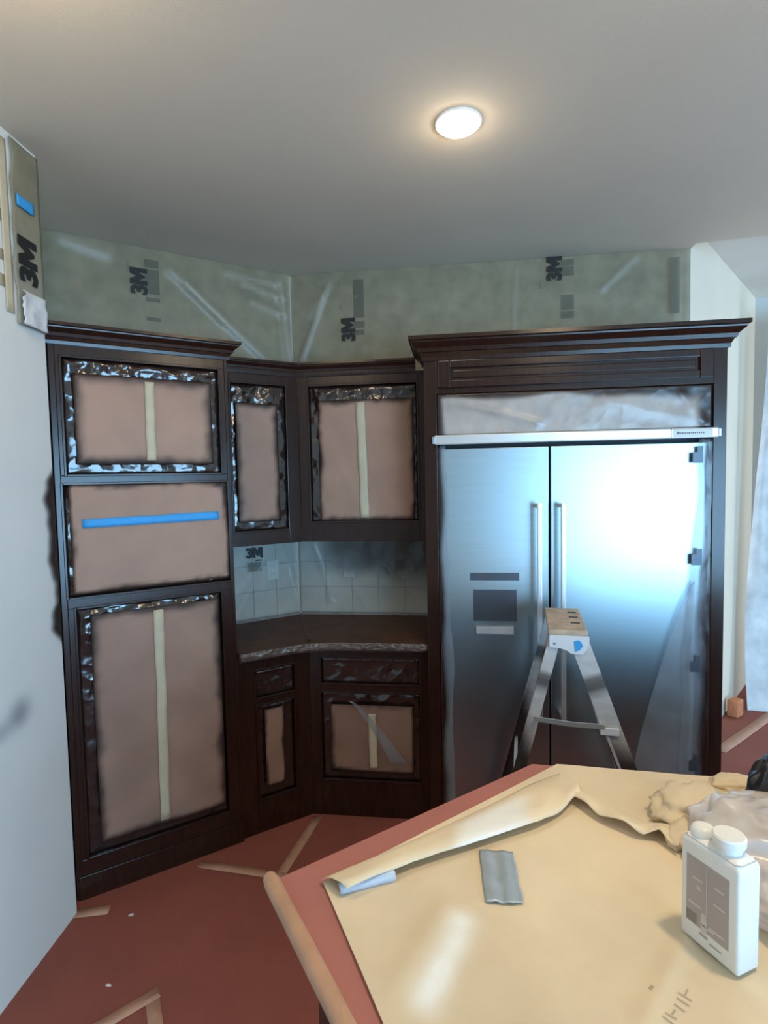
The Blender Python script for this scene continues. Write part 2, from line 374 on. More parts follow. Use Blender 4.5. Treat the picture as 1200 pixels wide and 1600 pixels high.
def masked_opening(u, o, d, paper=None, tapes=(), seed=0.0, film_m='film_dark', amp=0.012, base=0.0, soft=0.05, warp=None, label=None):
    """plastic film stuffed in an opening with a patch of masking paper taped over it"""
    s0, s1, z0, z1 = o
    nx, ny = max(14, int((s1 - s0) / 0.012)), max(14, int((z1 - z0) / 0.012))
    def dsp(x, z, a, b):
        e = min(a, 1 - a, b, 1 - b); env = sstep(0, 0.04, e)
        top = 0.34 + 1.1 * sstep(.80, .95, b)                      # the film is bunched most along the top
        return -0.004 + env * amp * top * (0.5 * ridge(x, z, 8, seed) + 0.40 * ridge(x * .35 + z * .5, z - x * .3, 26, seed + 4) + .25 * nz(x, z, 45, seed)) 
    f = u.sheet('masking_film', s0 + .003, s1 - .003, z0 + .003, z1 - .003, d - 0.014, M[film_m], nx, ny, dsp)
    tag(f, 'crinkled plastic film darkened by brown overspray')
    if paper:
        p0, p1, q0, q1 = paper
        px, py = max(12, int((p1 - p0) / 0.014)), max(12, int((q1 - q0) / 0.014))
        pd = lambda x, z, a, b: 0.0035 * nz(x, z, 5, seed + 20) + 0.0035 * ridge(x + z * .6, z * .5, 5, seed + 9)
        e = 0.012; esp = edge_spray(p0 - e, p1 + e, q0 - e, q1 + e, soft, seed)
        p = u.sheet('masking_paper', p0 - e, p1 + e, q0 - e, q1 + e, d + 0.001, M['kraft'], px, py, pd, lambda x, z, a, b: max(esp(x, z, a, b), base * (1 - .35 * b) * (.8 + .5 * nz(x, z, 6, seed))), warp=warp)  # base: overspray plus painted-in shade, deepest at the paper's foot
        tag(p, label or 'brown masking paper with dark sprayed edges')
        for (xa, za, xb, zb, wd, mname) in tapes:
            def fn(a, b, xa=xa, za=za, xb=xb, zb=zb, wd=wd):
                x, z = xa + (xb - xa) * b, za + (zb - za) * b
                t = Vector((xb - xa, zb - za)).normalized(); n = Vector((t.y, -t.x))
                k = wd * (1 + 0.12 * nz(b, 0, 5, seed))
                x += n.x * k * (a - .5) + 0.003 * nz(b, 0, 4, seed + 1); z += n.y * k * (a - .5)
                return Vector((x, -(d + 0.0072 + pd(x, z, 0, 0)), z)) - u.off
            t = surf('tape_strip', 3, 24, fn, M[mname], p, thick=0.0006)
            tag(t, 'blue tape strip across the paper' if mname == 'blue_tape' else 'cream tape strip down the paper')

def face_frame(u, s0, s1, d, z0, z1, openings, th=0.02):
    """stiles at the sides and rails between the openings (openings share one column); each board a part"""
    l = min(o[0] for o in openings); r = max(o[1] for o in openings)
    u.box('stile', s0, l, d - th, d, z0, z1, M['wood']); u.box('stile', r, s1, d - th, d, z0, z1, M['wood'])
    zs = sorted(openings, key=lambda o: o[2]); prev = z0
    for o in zs:
        u.box('rail', l, r, d - th, d - .0005, prev, o[2], M['wood']); prev = o[3]
        if o[0] - l > 0.004: u.box('filler_strip', l, o[0], d - th, d - .001, o[2], o[3], M['wood'])
        if r - o[1] > 0.004: u.box('filler_strip', o[1], r, d - th, d - .001, o[2], o[3], M['wood'])
    u.box('rail', l, r, d - th, d - .0005, prev, z1, M['wood'])
def carcass(u, s0, s1, d0, d1, z0, z1, t=0.018):
    u.box('side_panel', s0, s0 + t, d0, d1, z0, z1, M['wood'], 0.001); u.box('side_panel', s1 - t, s1, d0, d1, z0, z1, M['wood'], 0.001)
    u.box('top_panel', s0 + t, s1 - t, d0, d1, z1 - t, z1, M['wood'], 0.001); u.box('bottom_panel', s0 + t, s1 - t, d0, d1, z0, z0 + t, M['wood'], 0.001)
    u.box('back_panel', s0 + t, s1 - t, d0, d0 + 0.012, z0 + t, z1 - t, M['wood'], 0.0)

# --- tall oven cabinet
TA, TB, TD = -1.298, -0.592, 0.63
tall = Unit('tall_oven_cabinet', 'u', (TA + TB) / 2, TD / 2, 0, 'tall dark brown oven cabinet with three papered openings beside the left wall', 'cabinet')
O1, O2, O3 = (-1.259, -0.630, 1.766, 2.243), (-1.276, -0.606, 1.266, 1.734), (-1.252, -0.652, 0.165, 1.226)
carcass(tall, TA, TB, 0.012, TD - 0.02, 0.0, 2.30)
face_frame(tall, TA, TB, TD, 0.0, 2.30, [O1, O2, O3])
for o in (O1, O2, O3): bead(tall, o[0] - .004, o[1] + .004, o[2] - .004, o[3] + .004, TD, 0.010, 0.005)
masked_opening(tall, O1, TD, (-1.205, -0.682, 1.822, 2.165), [(-0.930, 2.160, -0.934, 1.826, 0.038, 'cream_tape')], 1.0, amp=0.014)
masked_opening(tall, O2, TD, (-1.240, -0.628, 1.296, 1.716), [(-1.209, 1.570, -0.656, 1.577, 0.036, 'blue_tape')], 2.0, soft=0.022)
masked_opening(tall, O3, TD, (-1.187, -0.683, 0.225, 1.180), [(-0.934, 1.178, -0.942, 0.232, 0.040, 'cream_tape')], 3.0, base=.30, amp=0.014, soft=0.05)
tall.box('toe_board', TA + .01, TB - .002, TD, TD + 0.008, 0.0, 0.10, M['wood'])
cm = sweep([(TA, -0.30), (TA, -TD), (TB, -TD), (TB, -0.35)], crown_prof(2.285, 2.362, 0.055))
tall.part('crown_molding', cm, M['wood'])
# film masking the wall beside the cabinet, browned by overspray
def lw_spray(x, z, u, v):
    blot = max(math.exp(-((z - 1.63) / .10) ** 2), 1.0 * math.exp(-((z - 1.32) / .13) ** 2), 0.95 * math.exp(-((z - 1.48) / .07) ** 2))
    return sstep(0.15, 0.75, blot * (0.35 + 1.15 * u) + 0.25 * nz(x, z, 9, 2) * u)

# --- wall cabinets
UD = 0.34
cu_s = s_of('u', front_corner(UD)); cv_s = s_of('v', front_corner(UD))
wl = Unit('wall_cabinet', 'u', (TB + cu_s) / 2, UD / 2, 1.388, 'narrow dark brown wall cabinet between the tall cabinet and the corner', 'cabinet')
OW = (-0.50, -0.188, 1.462, 2.243)
carcass(wl, TB + .002, cu_s - 0.10, 0.03, UD - 0.02, 1.388, 2.30)
face_frame(wl, TB + .002, cu_s, UD, 1.388, 2.30, [OW])
bead(wl, OW[0] - .004, OW[1] + .004, OW[2] - .004, OW[3] + .004, UD, 0.010, 0.005)
masked_opening(wl, OW, UD, (-0.46, -0.255, 1.525, 2.125), [], 5.0, amp=0.014, soft=0.04)
wr = Unit('wall_cabinet', 'v', (cv_s + 0.829) / 2, UD / 2, 1.388, 'wide dark brown wall cabinet with cream tape, left of the steel refrigerator', 'cabinet')
OR = (0.176, 0.778, 1.496, 2.243)
carcass(wr, cv_s + 0.10, 0.829, 0.03, UD - 0.02, 1.388, 2.30)
face_frame(wr, cv_s, 0.829, UD, 1.388, 2.30, [OR])
bead(wr, OR[0] - .004, OR[1] + .004, OR[2] - .004, OR[3] + .004, UD, 0.010, 0.005)
masked_opening(wr, OR, UD, (0.244, 0.742, 1.515, 2.146), [(0.468, 2.144, 0.480, 1.520, 0.048, 'cream_tape')], 6.0, soft=0.035)
wl.part('crown_molding', sweep([(TB + .004, -UD), (cu_s, -UD)], crown_prof(2.29, 2.362, 0.035)), M['wood'])
wr.part('crown_molding', sweep([(cv_s, -UD), (0.770, -UD)], crown_prof(2.29, 2.362, 0.035)), M['wood'])

# --- base cabinets
BD = 0.62
bu_s = s_of('u', front_corner(BD)); bv_s = s_of('v', front_corner(BD))
bl = Unit('base_cabinet', 'u', (TB + bu_s) / 2, BD / 2, 0, 'narrow dark brown base cabinet beside the tall oven cabinet', 'cabinet')
D1, P1 = (-0.512, -0.298, 0.672, 0.815), (-0.505, -0.305, 0.165, 0.640)
carcass(bl, TB + .002, bu_s - .14, 0.02, BD - .02, 0.0, 0.86)
face_frame(bl, TB + .002, bu_s, BD, 0.0, 0.872, [D1, P1])
for o in (D1, P1): bead(bl, o[0] - .004, o[1] + .004, o[2] - .004, o[3] + .004, BD, 0.010, 0.005)
masked_opening(bl, D1, BD, None, [], 8.0, amp=0.018)
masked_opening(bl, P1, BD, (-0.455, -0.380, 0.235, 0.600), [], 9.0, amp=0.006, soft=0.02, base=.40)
br = Unit('base_cabinet', 'v', (bv_s + 0.829) / 2, BD / 2, 0, 'wide dark brown base cabinet under the counter, left of the refrigerator', 'cabinet')
D2, P2 = (0.276, 0.786, 0.690, 0.830), (0.272, 0.788, 0.188, 0.652)
carcass(br, bv_s + .14, 0.829, 0.02, BD - .02, 0.0, 0.86)
face_frame(br, bv_s, 0.829, BD, 0.0, 0.872, [D2, P2])
for o in (D2, P2): bead(br, o[0] - .004, o[1] + .004, o[2] - .004, o[3] + .004, BD, 0.010, 0.005)
masked_opening(br, D2, BD, None, [], 10.0, amp=0.010)
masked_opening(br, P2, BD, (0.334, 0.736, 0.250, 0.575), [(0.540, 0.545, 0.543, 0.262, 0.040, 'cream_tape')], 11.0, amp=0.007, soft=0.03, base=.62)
br.sheet('film_streak', .43, .70, .30, .61, BD + .010, M['film_clear'], 24, 24, lambda x, z, a, b: .003 * crumple(x, z, 8, 2), None, .0005,
         lambda u, v, x, z: (.43 + .24 * (1 - v) ** .8 + (u - .5) * (.02 + .06 * (1 - v)), .30 + .31 * v))

# --- counter, wrapped in paper and film
CT = 0.915; ctd = 0.652
def arc_front(d, rad=0.20, n=8):                    # front line with a soft inside corner
    c = front_corner(d); a = c - RU * rad; b = c + RV * rad
    return [a * (1 - t) ** 2 + c * 2 * t * (1 - t) + b * t ** 2 for t in [i / n for i in range(n + 1)]]
cb = bmesh.new()
front = [at('u', TB + .004, ctd)] + arc_front(ctd) + [at('v', 0.827, ctd)]
pts = front + [at('v', 0.827, 0.005), W + (NU + NV) * 0.003, at('u', TB + .004, 0.005)]
prism(cb, [p - W for p in pts], CT - 0.042, CT)
bmesh.ops.bevel(cb, geom=[e for e in cb.edges if abs(e.verts[0].co.z - e.verts[1].co.z) < 1e-6], offset=0.004, segments=2, affect='EDGES')
ctop = tag(empty('countertop', W + Vector((0, 0, CT - 0.042))), 'counter wrapped in brown paper and clear film, bending round the corner', 'countertop')
o = obj('slab', cb, M['counter'], ctop); o.location = (0, 0, -(CT - 0.042))
def along(path, t):
    ls = [(path[i + 1] - path[i]).length for i in range(len(path) - 1)]; T = t * sum(ls)
    for i, l in enumerate(ls):
        if T <= l or i == len(ls) - 1:
            q = path[i].lerp(path[i + 1], min(1, T / l)); d = (path[i + 1] - path[i]).normalized(); return q, Vector((d.y, -d.x, 0))
        T -= l
def edge_fn(u, v):
    q, n = along(front, u); a = (v - 0.35) * 2.2
    k = 0.012 * crumple(u * 1.4, v * .25, 14, 3)
    out = 0.011 * math.cos(a) + 0.001 + k * .8; z = 0.023 * -math.sin(a) - 0.003 + k * .5
    p = q + n * out - W; return (p.x, p.y, CT + z - (CT - 0.042) - .012)
e = surf('film_edge', 150, 10, edge_fn, M['film_edge'], ctop, thick=0.0008); tag(e, 'crumpled film bunched along the counter edge')
def seam_fn(u, v):
    p = front_corner(ctd - .02).lerp(W + (NU + NV) * 0.02, u) - W; n = Vector((1, 0.2, 0)).normalized()
    p = p + n * 0.03 * (v - .5) * (1 + .5 * nz(u, v, 5)); return (p.x, p.y, 0.044 + 0.008 * math.exp(-((v - .5) / .2) ** 2))
surf('film_fold', 20, 6, seam_fn, M['counter'], ctop)

# --- backsplash tiles, outlets and the film in front of them
def backsplash(r, s0, s1, label):
    root = tag(empty('tile_backsplash', at(r, (s0 + s1) / 2, 0.0, CT), ROT[r]), label, 'backsplash')
    z0, z1 = 0.002, 1.386 - CT; L_ = s1 - s0; x0 = -L_ / 2
    obj('grout_bed', box(bmesh.new(), x0, x0 + L_, -0.008, -0.001, z0, z1), M['grout'], root)
    n = round(L_ / 0.152); tw = L_ / n; th = (z1 - z0) / 3; mesh = None
    for j in range(3):
        for i in range(n):
            if mesh is None:
                t = obj('tile', box(bmesh.new(), -tw / 2 + .002, tw / 2 - .002, -0.007, 0, -th / 2 + .002, th / 2 - .002, 0.002), M['tile'], root); mesh = t.data
            else: t = link('tile', mesh, root)
            t.location = (x0 + tw * (i + .5), -0.008 - random.random() * 0.0015, z0 + th * (j + .5))
backsplash('u', TB + .004, -0.010, 'cream tile backsplash left of the corner, bluish behind film')
backsplash('v', 0.010, 0.827, 'cream tile backsplash right of the corner, in shade under the wall cabinet')
def outlet(r, s, z, label):
    root = tag(empty('wall_outlet', at(r, s, 0.017, z), ROT[r]), label, 'outlet', 'outlets in the tile backsplash')
    obj('cover_plate', box(bmesh.new(), -0.036, 0.036, -0.006, 0, -0.058, 0.058, 0.002), M['plate'], root)
    for k in (-.022, .022): 
        s_ = obj('socket', box(bmesh.new(), -0.016, 0.016, -0.0085, -0.005, k - .014, k + .014, 0.003), M['plate'], root)
        bm = bmesh.new()
        for x in (-.006, .006): box(bm, x - .001, x + .001, -0.0090, -0.0084, k - .003, k + .006)
        obj('slot', bm, M['gap'], s_)
outlet('u', -0.177, 1.195, 'white outlet left of the corner, behind the bluish film')
outlet('v', 0.322, 1.192, 'white outlet right of the corner, under the wide wall cabinet')
def bs_film(r, s0, s1, folds, label, seed, spray_shade=None):
    root = tag(empty('plastic_film', at(r, (s0 + s1) / 2, 0.035, CT), ROT[r]), label, 'plastic sheet')
    L_ = s1 - s0; H = 1.384 - CT
    def fn(u, v):
        x = -L_ / 2 + L_ * u; z = 0.004 + (H - .006) * v; S = x + (s0 + s1) / 2; Z = z + CT
        d = 0.004 * crumple(S, Z, 5, seed) + sum(a * fold(S, Z, p, q, wd) for p, q, wd, a in folds)
        d += 0.06 * (1 - v) ** 3
        return (x, -d, z)
    surf('film_sheet', 70, 40, fn, M['film_tile'], root, spray_shade)
    return root
f1 = bs_film('u', TB + .01, -0.03, [((-.50, .93), (-.24, 1.25), .008, .012), ((-.42, .96), (-.30, 1.12), .006, .008), ((-.10, 1.36), (-.02, 1.10), .012, .02), ((-.06, 1.2), (-.03, 1.05), .01, .02)],
             'bluish film over the tiles left of the corner, with a bold black logo', 1)
f2 = bs_film('v', 0.03, 0.82, [((.10, 1.36), (.22, 1.0), .012, .012), ((.30, 1.15), (.44, .95), .008, .010), ((.55, 1.2), (.72, .98), .008, .012), ((.70, .95), (.58, 1.10), .006, .008)],
             'clear film over the tiles right of the corner', 2, lambda u, v: 0.9 * sstep(.25, .85, v + .40 * u - .15 + .1 * nz(u, v, 4)) * sstep(.02, .30, u))  # browner towards the top, painting in the shade under the wall cabinet
def local_text(root, r, body, size, s, d, z, rot=0, bold=0.0, name='printed_logo', m='ink'):
    off = root.matrix_basis.inverted()
    p = at(r, s, d, z)
    mt = off @ Matrix.Translation(p) @ Matrix.Rotation(ROT[r], 4, 'Z') @ Matrix.Rotation(R(90), 4, 'X') @ Matrix.Rotation(R(rot), 4, 'Z')
    return logo(name, size, M[m], root, mt, bold)
local_text(f1, 'u', '3M', 0.078, -0.293, 0.046, 1.310, 0, 0.0035)
def mark(root, r, s0, s1, z0, z1, d, m='ink_pale', name='printed_mark'):
    bm = box(bmesh.new(), s0, s1, -d - .0006, -d, z0, z1); bm.transform(root.matrix_basis.inverted() @ Matrix.Translation(W) @ Matrix.Rotation(ROT[r], 4, 'Z'))
    return obj(name, bm, M[m], root)
mark(f1, 'u', -0.292, -0.250, 1.262, 1.268, 0.046, 'ink')
mark(f1, 'u', -0.335, -0.255, 1.20, 1.255, 0.048)

# --- masking film on the walls above the cabinets
def wall_film(r, s0, s1, z0, z1, d, folds, label, seed, nx=90, ny=40, top=None):
    root = tag(empty('plastic_film', at(r, (s0 + s1) / 2, d, z0), ROT[r]), label, 'plastic sheet')
    L_ = s1 - s0
    def fn(u, v):
        x = -L_ / 2 + L_ * u; S = x + (s0 + s1) / 2; zt = z1 if top is None else top(S); z = (zt - z0) * v; Z = z + z0
        k = 0.006 * nz(S, Z, 3, seed) + 0.0035 * crumple(S, Z, 5, seed)
        k += sum(a * fold(S, Z, p, q, wd) for p, q, wd, a in folds)
        return (x, -k, z)
    def sp(u, v):
        x = s0 + L_ * u; z = z0 + (z1 - z0) * v
        return min(1, sum(0.8 * fold(x, z, p, q, wd * 1.2) for p, q, wd, a in folds if a > 0))  # film tone is paler along the raised folds
    surf('film_sheet', nx, ny, fn, M['film_wall'], root, sp)
    return root
w1 = wall_film('u', -1.29, -0.02, 2.30, 2.952, 0.03, [((-.70, 2.86), (-.16, 2.42), .022, .018), ((-.62, 2.80), (-.42, 2.62), .012, .010), ((-.30, 2.86), (-.05, 2.80), .012, .012),
      ((-.25, 2.76), (-.04, 2.70), .012, .012), ((-.40, 2.9), (-.1, 2.88), .012, .010), ((-1.2, 2.93), (-1.0, 2.89), .03, .012), ((-.08, 2.9), (-.03, 2.4), .02, .02)],
      'pale masking film above the tall cabinet, left of the corner', 3)
w2 = wall_film('v', 0.02, 2.262, 2.30, 2.952, 0.03, [((.06, 2.44), (.24, 2.88), .012, .018), ((.13, 2.70), (.20, 2.82), .02, .008), ((1.985, 2.93), (1.80, 2.76), .012, .012), ((2.18, 2.9), (2.19, 2.35), .03, .02),
      ((1.33, 2.9), (1.31, 2.35), .008, .006)], 'pale masking film above the refrigerator and the wall cabinet', 4, 140)
DPR = 0.0405
local_text(w1, 'u', '3M', 0.105, -0.858, DPR, 2.775, 90, 0.005)
local_text(w2, 'v', '3M', 0.105, 0.356, DPR, 2.613, 90, 0.005)
local_text(w2, 'v', '3M', 0.105, 1.538, DPR, 2.886, 90, 0.005)
for (wf, r, s0, s1, zs) in ((w1, 'u', -.828, -.757, ((2.855, 2.895), (2.72, 2.845), (2.68, 2.70), (2.58, 2.60))),
                            (w2, 'v', .388, .452, ((2.68, 2.90), (2.62, 2.66), (2.58, 2.61))),
                            (w2, 'v', 1.575, 1.645, ((2.90, 2.935), (2.845, 2.895), (2.66, 2.74), (2.61, 2.65)))):
    for a, b in zs: mark(wf, r, s0, s1, a, b, DPR - .004)
for wf, r, s, z in ((w1, 'u', -.905, 2.86), (w2, 'v', .305, 2.88), (w2, 'v', .315, 2.75), (w2, 'v', 1.47, 2.80)): mark(wf, r, s - .004, s + .004, z - .02, z + .02, DPR, 'ink_grey')
mark(w2, 'v', 2.15, 2.20, 2.60, 2.90, .060)
# film, logo and tapes on the left wall beside the tall cabinet
lb_ = (LW - A).normalized(); ln_ = Vector((-lb_.y, lb_.x, 0)); ln_ = ln_ if ln_.x > 0 else -ln_
LM = Matrix(((-lb_.x, 0, ln_.x, 0), (-lb_.y, 0, ln_.y, 0), (0, 1, 0, 0), (0, 0, 0, 1)))    # x towards the corner, y up, z out of the wall
LM.translation = A
def on_left(name, t0, t1, z0, z1, off, m, parent, nx=8, ny=20, k=0.002, spray_shade=None, edge=0.0, thick=0.0006, seed=0):
    inv = parent.matrix_basis.inverted()
    def fn(u, v):
        t = t0 + (t1 - t0) * u + edge * nz(0, v, 5, seed) * u; z = z0 + (z1 - z0) * v
        return inv @ LM @ Vector((-t, z, off + k * (1 + crumple(t, z, 9, seed))))
    return surf(name, nx, ny, fn, m, parent, spray_shade, thick)
lf = tag(empty('plastic_film', A + lb_ * .08 + ln_ * .004 + Vector((0, 0, 2.30)), 0), 'narrow film strip on the left wall at far left, with a tall black logo', 'plastic sheet')
on_left('film_sheet', .003, .155, 2.30, 2.94, .004, M['film_wall'], lf, 10, 50, .003, lambda u, v: .9 * sstep(.75, .1, v), .02)  # strip coloured paler towards its foot, painting in the light there
mt = lf.matrix_basis.inverted() @ LM @ Matrix.Translation((-.093, 2.535, .014)) @ Matrix.Rotation(R(90), 4, 'Z')
logo('printed_logo', .125, M['ink'], lf, mt, .006)
tag(on_left('tape_strip', .045, .140, 2.715, 2.755, .014, M['blue_tape'], lf, 6, 3, .001), 'short blue tape strip')
tag(on_left('film_bunch', .02, .15, 2.30, 2.42, .006, M['white_sheet'], lf, 16, 16, .012, None, .03, .0006, 5), 'bunched white film at the foot of the strip')
for t0, t1, z0, z1 in ((.165, .205, 2.33, 2.92), (.205, .33, 2.63, 2.67), (.205, .33, 2.50, 2.535), (.205, .33, 2.41, 2.45)):
    tag(on_left('tape_strip', t0, t1, z0, z1, .003, M['cream_tape'], lf, 4, 12, .0006), 'cream tape strip')
wl_obj = bpy.data.objects['wall_left']
on_left('overspray_stain', .0, .10, 1.08, 1.82, .0025, M['stain_brown'], wl_obj, 20, 90, .0003,
        lambda u, v: .95 * sstep(.0, .50, (.48 + .30 * nz(0, v, 4.5, 7) + .16 * nz(0, v, 13, 3)) * sstep(.0, .14, v) * sstep(1.0, .88, v) - u * .72))
on_left('grey_patch', .14, .42, .84, 1.02, .0025, M['patch_grey'], wl_obj, 24, 16, .0003,
        lambda u, v: .34 * min(1, math.exp(-(((u - .42) / .17) ** 2 + ((v - .55) / .24) ** 2)) + .5 * math.exp(-(((u - .75) / .20) ** 2 + ((v - .40) / .18) ** 2))))  # wall is greyer in two soft ovals

# ------------------------------------------------------------------ refrigerator and its surround
FL, FR, FD = 0.831, 2.159, 0.70
sur = Unit('refrigerator_surround', 'v', (FL + FR) / 2, FD / 2, 0, 'dark brown cabinet surround with crown molding framing the steel refrigerator', 'cabinet')
sur.box('side_panel', FL, FL + .02, 0.0 + .012, FD - .02, 0, 2.30, M['wood']); sur.box('side_panel', FR - .02, FR, .012, FD - .02, 0, 2.30, M['wood'])
sur.box('stile', FL, FL + .058, FD - .02, FD, 0, 2.30, M['wood']); sur.box('stile', FR - .055, FR, FD - .02, FD, 0, 2.30, M['wood'])
ZV = 2.118
sur.box('valance', FL + .058, FR - .055, FD - .02, FD - .0005, ZV, 2.30, M['wood'])
# raised frame on the valance with a sunk centre
v0, v1, y0, y1 = FL + .066, FR - .062, 2.143, 2.268
for a in ((v0, v0 + .055, y0, y1), (v1 - .055, v1, y0, y1)): sur.box('panel_stile', a[0], a[1], FD - .0005, FD + .016, a[2], a[3], M['wood'], .004)
for a in ((v0 + .055, v1 - .055, y0, y0 + .034), (v0 + .055, v1 - .055, y1 - .034, y1)): sur.box('panel_rail', a[0], a[1], FD - .0005, FD + .0155, a[2], a[3], M['wood'], .004)
sur.box('center_panel', v0 + .07, v1 - .07, FD - .0005, FD + .006, y0 + .045, y1 - .045, M['wood'], .004)
sur.box('top_panel', FL + .02, FR - .02, .012, FD - .02, 2.27, 2.29, M['wood'])
sur.part('crown_molding', sweep([(FL, -0.36), (FL, -FD), (FR, -FD), (FR, -0.05)], crown_prof(2.270, 2.376, 0.066)), M['wood'])

FI0, FI1 = FL + .060, FR - .057; SEAM = 1.402
fr = Unit('refrigerator', 'v', (FI0 + FI1) / 2, FD / 2, 0, 'wide built-in stainless steel refrigerator with two doors and long bar handles', 'refrigerator')
fr.box('cabinet_body', FI0 + .005, FI1 - .005, .06, FD - .075, .02, 2.10, M['gap'], .002)
fr.box('kick_plate', FI0 + .01, FI1 - .01, FD - .075, FD - .04, .02, .10, M['panel_dark'])
dl = fr.box('door', FI0 + .006, SEAM - .004, FD - .07, FD - .004, .11, 1.862, M['steel'], .004)
dr = fr.box('door', SEAM + .004, FI1 - .006, FD - .07, FD - .004, .11, 1.862, M['steel'], .004)
gr = fr.box('grille_panel', FI0 + .006, FI1 - .006, FD - .07, FD - .015, 1.885, 2.105, M['steel'], .003)
bm = bmesh.new()
box(bm, FI0 - .012, FI1 + .012, -(FD + .034), -(FD + .002), 1.880, 1.924, .006)
tb = fr.part('top_bar', bm, M['steel_bright'])
for x in (FI0 - .024, FI1 + .012):
    fr.box('bar_bracket', x, x + .012, FD + .001, FD + .030, 1.884, 1.918, M['steel'], .002, tb)
fr.box('name_badge', 1.925, 2.088, FD + .034, FD + .0355, 1.886, 1.918, M['plate'], .0004, tb)
bm = bmesh.new()
box(bm, 1.915, 1.918, -(FD + .0358), -(FD + .034), 1.884, 1.922)
x = 1.940
for k in range(13):
    wd = [.010, .004, .006, .005, .004, .006, .004, .005, .006, .004, .005, .004, .006][k]
    box(bm, x, x + wd, -(FD + .0363), -(FD + .0352), 1.8985, 1.905 if k else 1.907); x += wd + .0036
fr.part('badge_lettering', bm, M['badge_ink'], tb)
def handle(s, door, ztop, zbot):
    bm = bmesh.new(); d = FD + .062
    box(bm, s - .011, s + .011, -(d + .009), -(d - .009), zbot, ztop, .005)
    h = fr.part('handle', bm, M['steel_bright'], door)
    return h
def standoffs(s, door, ztop, zbot):
    for z in (ztop - .016, zbot + .016):
        fr.part('handle_standoff', tube(bmesh.new(), (s, -(FD - .006), z), (s, -(FD + .056), z), .010), M['steel_bright'], door)
for s, dd in ((1.346, dl), (1.451, dr)):
    handle(s, dd, 1.605, 0.60); standoffs(s, dd, 1.605, 0.60)
fr.box('dispenser_display', 1.035, 1.262, FD - .005, FD - .001, 1.240, 1.276, M['panel_dark'], .001, dl)
fr.box('dispenser_niche', 1.049, 1.250, FD - .005, FD - .002, 1.045, 1.195, M['panel_dark'], .001, dl)
fr.box('dispenser_tray', 1.060, 1.235, FD - .005, FD + .012, .985, 1.020, M['tray'], .004, dl)
# film over the grille, browned at the top edge
def gsp(x, z, u, v):
    e = min((x - FI0) * 1.0, (FI1 - x), (2.118 - z) * 1.0)
    w_ = 0.030 + 0.035 * sstep(.45, .95, u) + 0.020 * nz(x, z, 5, 4)
    return 1 - sstep(w_ * .5, w_ * 1.3, e)
def gd(x, z, u, v):
    return 0.004 * crumple(x, z, 5, 2) + .006 * fold(x, z, (.93, 2.10), (1.35, 1.97), .016) + .004 * fold(x, z, (.95, 2.07), (1.15, 2.03), .012) + .004 * fold(x, z, (1.65, 2.06), (2.05, 1.96), .03) + .005 * fold(x, z, (1.97, 2.08), (2.06, 1.95), .015)
g = fr.sheet('masking_film', FI0 + .001, FI1 - .001, 1.926, 2.116, FD - .006, M['film_fridge'], 110, 24, gd, gsp); tag(g, 'milky film over the grille, brown along its top')
# strips of film at both sides of the doors
def side_sp(inner, outer):
    def f(x, z, u, v):
        t = (x - inner) / (outer - inner); return sstep(.15, .85, t + .35 * nz(x * .3, z, 4, 3))
    return f
g = fr.sheet('masking_film', FI0 + .001, FI0 + .058, .11, 1.876, FD + .001, M['film_clear'], 10, 90, lambda x, z, u, v: .006 * crumple(x, z * .4, 9, 5), side_sp(FI0 + .055, FI0),
             warp=lambda u, v, x, z: (FI0 + .001 + u * (.042 + .022 * nz(0, z, 3, 1) + .02 * (1 - v)), z)); tag(g, 'film strip with brown overspray at the left door edge')
def r_edge(z): return FI1 - .115 + .055 * sstep(.85, 1.8, z) - .02 * sstep(.8, .2, z) + .012 * nz(0, z, 4, 6)
g = fr.sheet('masking_film', FI1 - .1, FI1 - .001, .11, 1.876, FD + .001, M['film_clear'], 14, 110, lambda x, z, u, v: .008 * crumple(x, z * .3, 8, 8) + .014 * math.exp(-((u - .25) / .15) ** 2), side_sp(FI1 - .085, FI1),
             warp=lambda u, v, x, z: (r_edge(z) * (1 - u) + (FI1 - .001) * u, z)); tag(g, 'film strip hanging down the right door edge')
for z in (1.80, 1.345, .86, .40):
    fr.box('printed_mark', 2.012, 2.056, FD + .0205, FD + .0211, z - .030, z + .018, M['panel_dark'], 0, g)
    fr.box('printed_mark', 2.034, 2.056, FD + .0205, FD + .0211, z + .018, z + .044, M['panel_dark'], 0, g)
# draped corner of clear film on the lower right door
def drape(u, v):
    z = .14 + 1.10 * v; lft = 2.04 - (.62 * (1 - v) ** .75 + .03) * (0.50 + 0) ; x = lft + (2.03 - lft) * u
    return Vector((x, -(FD + .002 + .010 * crumple(x, z, 3, 12) + .010 * math.exp(-(u / .06) ** 2) + .006), z)) - fr.off
g = surf('masking_film', 40, 60, drape, M['film_clear'], fr.root, lambda u, v: 0, .0006); tag(g, 'clear film draped over the lower right door')

# ------------------------------------------------------------------ stepladder
La = Vector((.243, .970, 0)); Lb = Vector((.970, -.243, 0)); LN = Vector((.672, 2.035, 0))
lad = tag(empty('stepladder', LN + La * .18, math.atan2(Lb.y, Lb.x)), 'small aluminium stepladder standing sideways in front of the refrigerator', 'ladder')
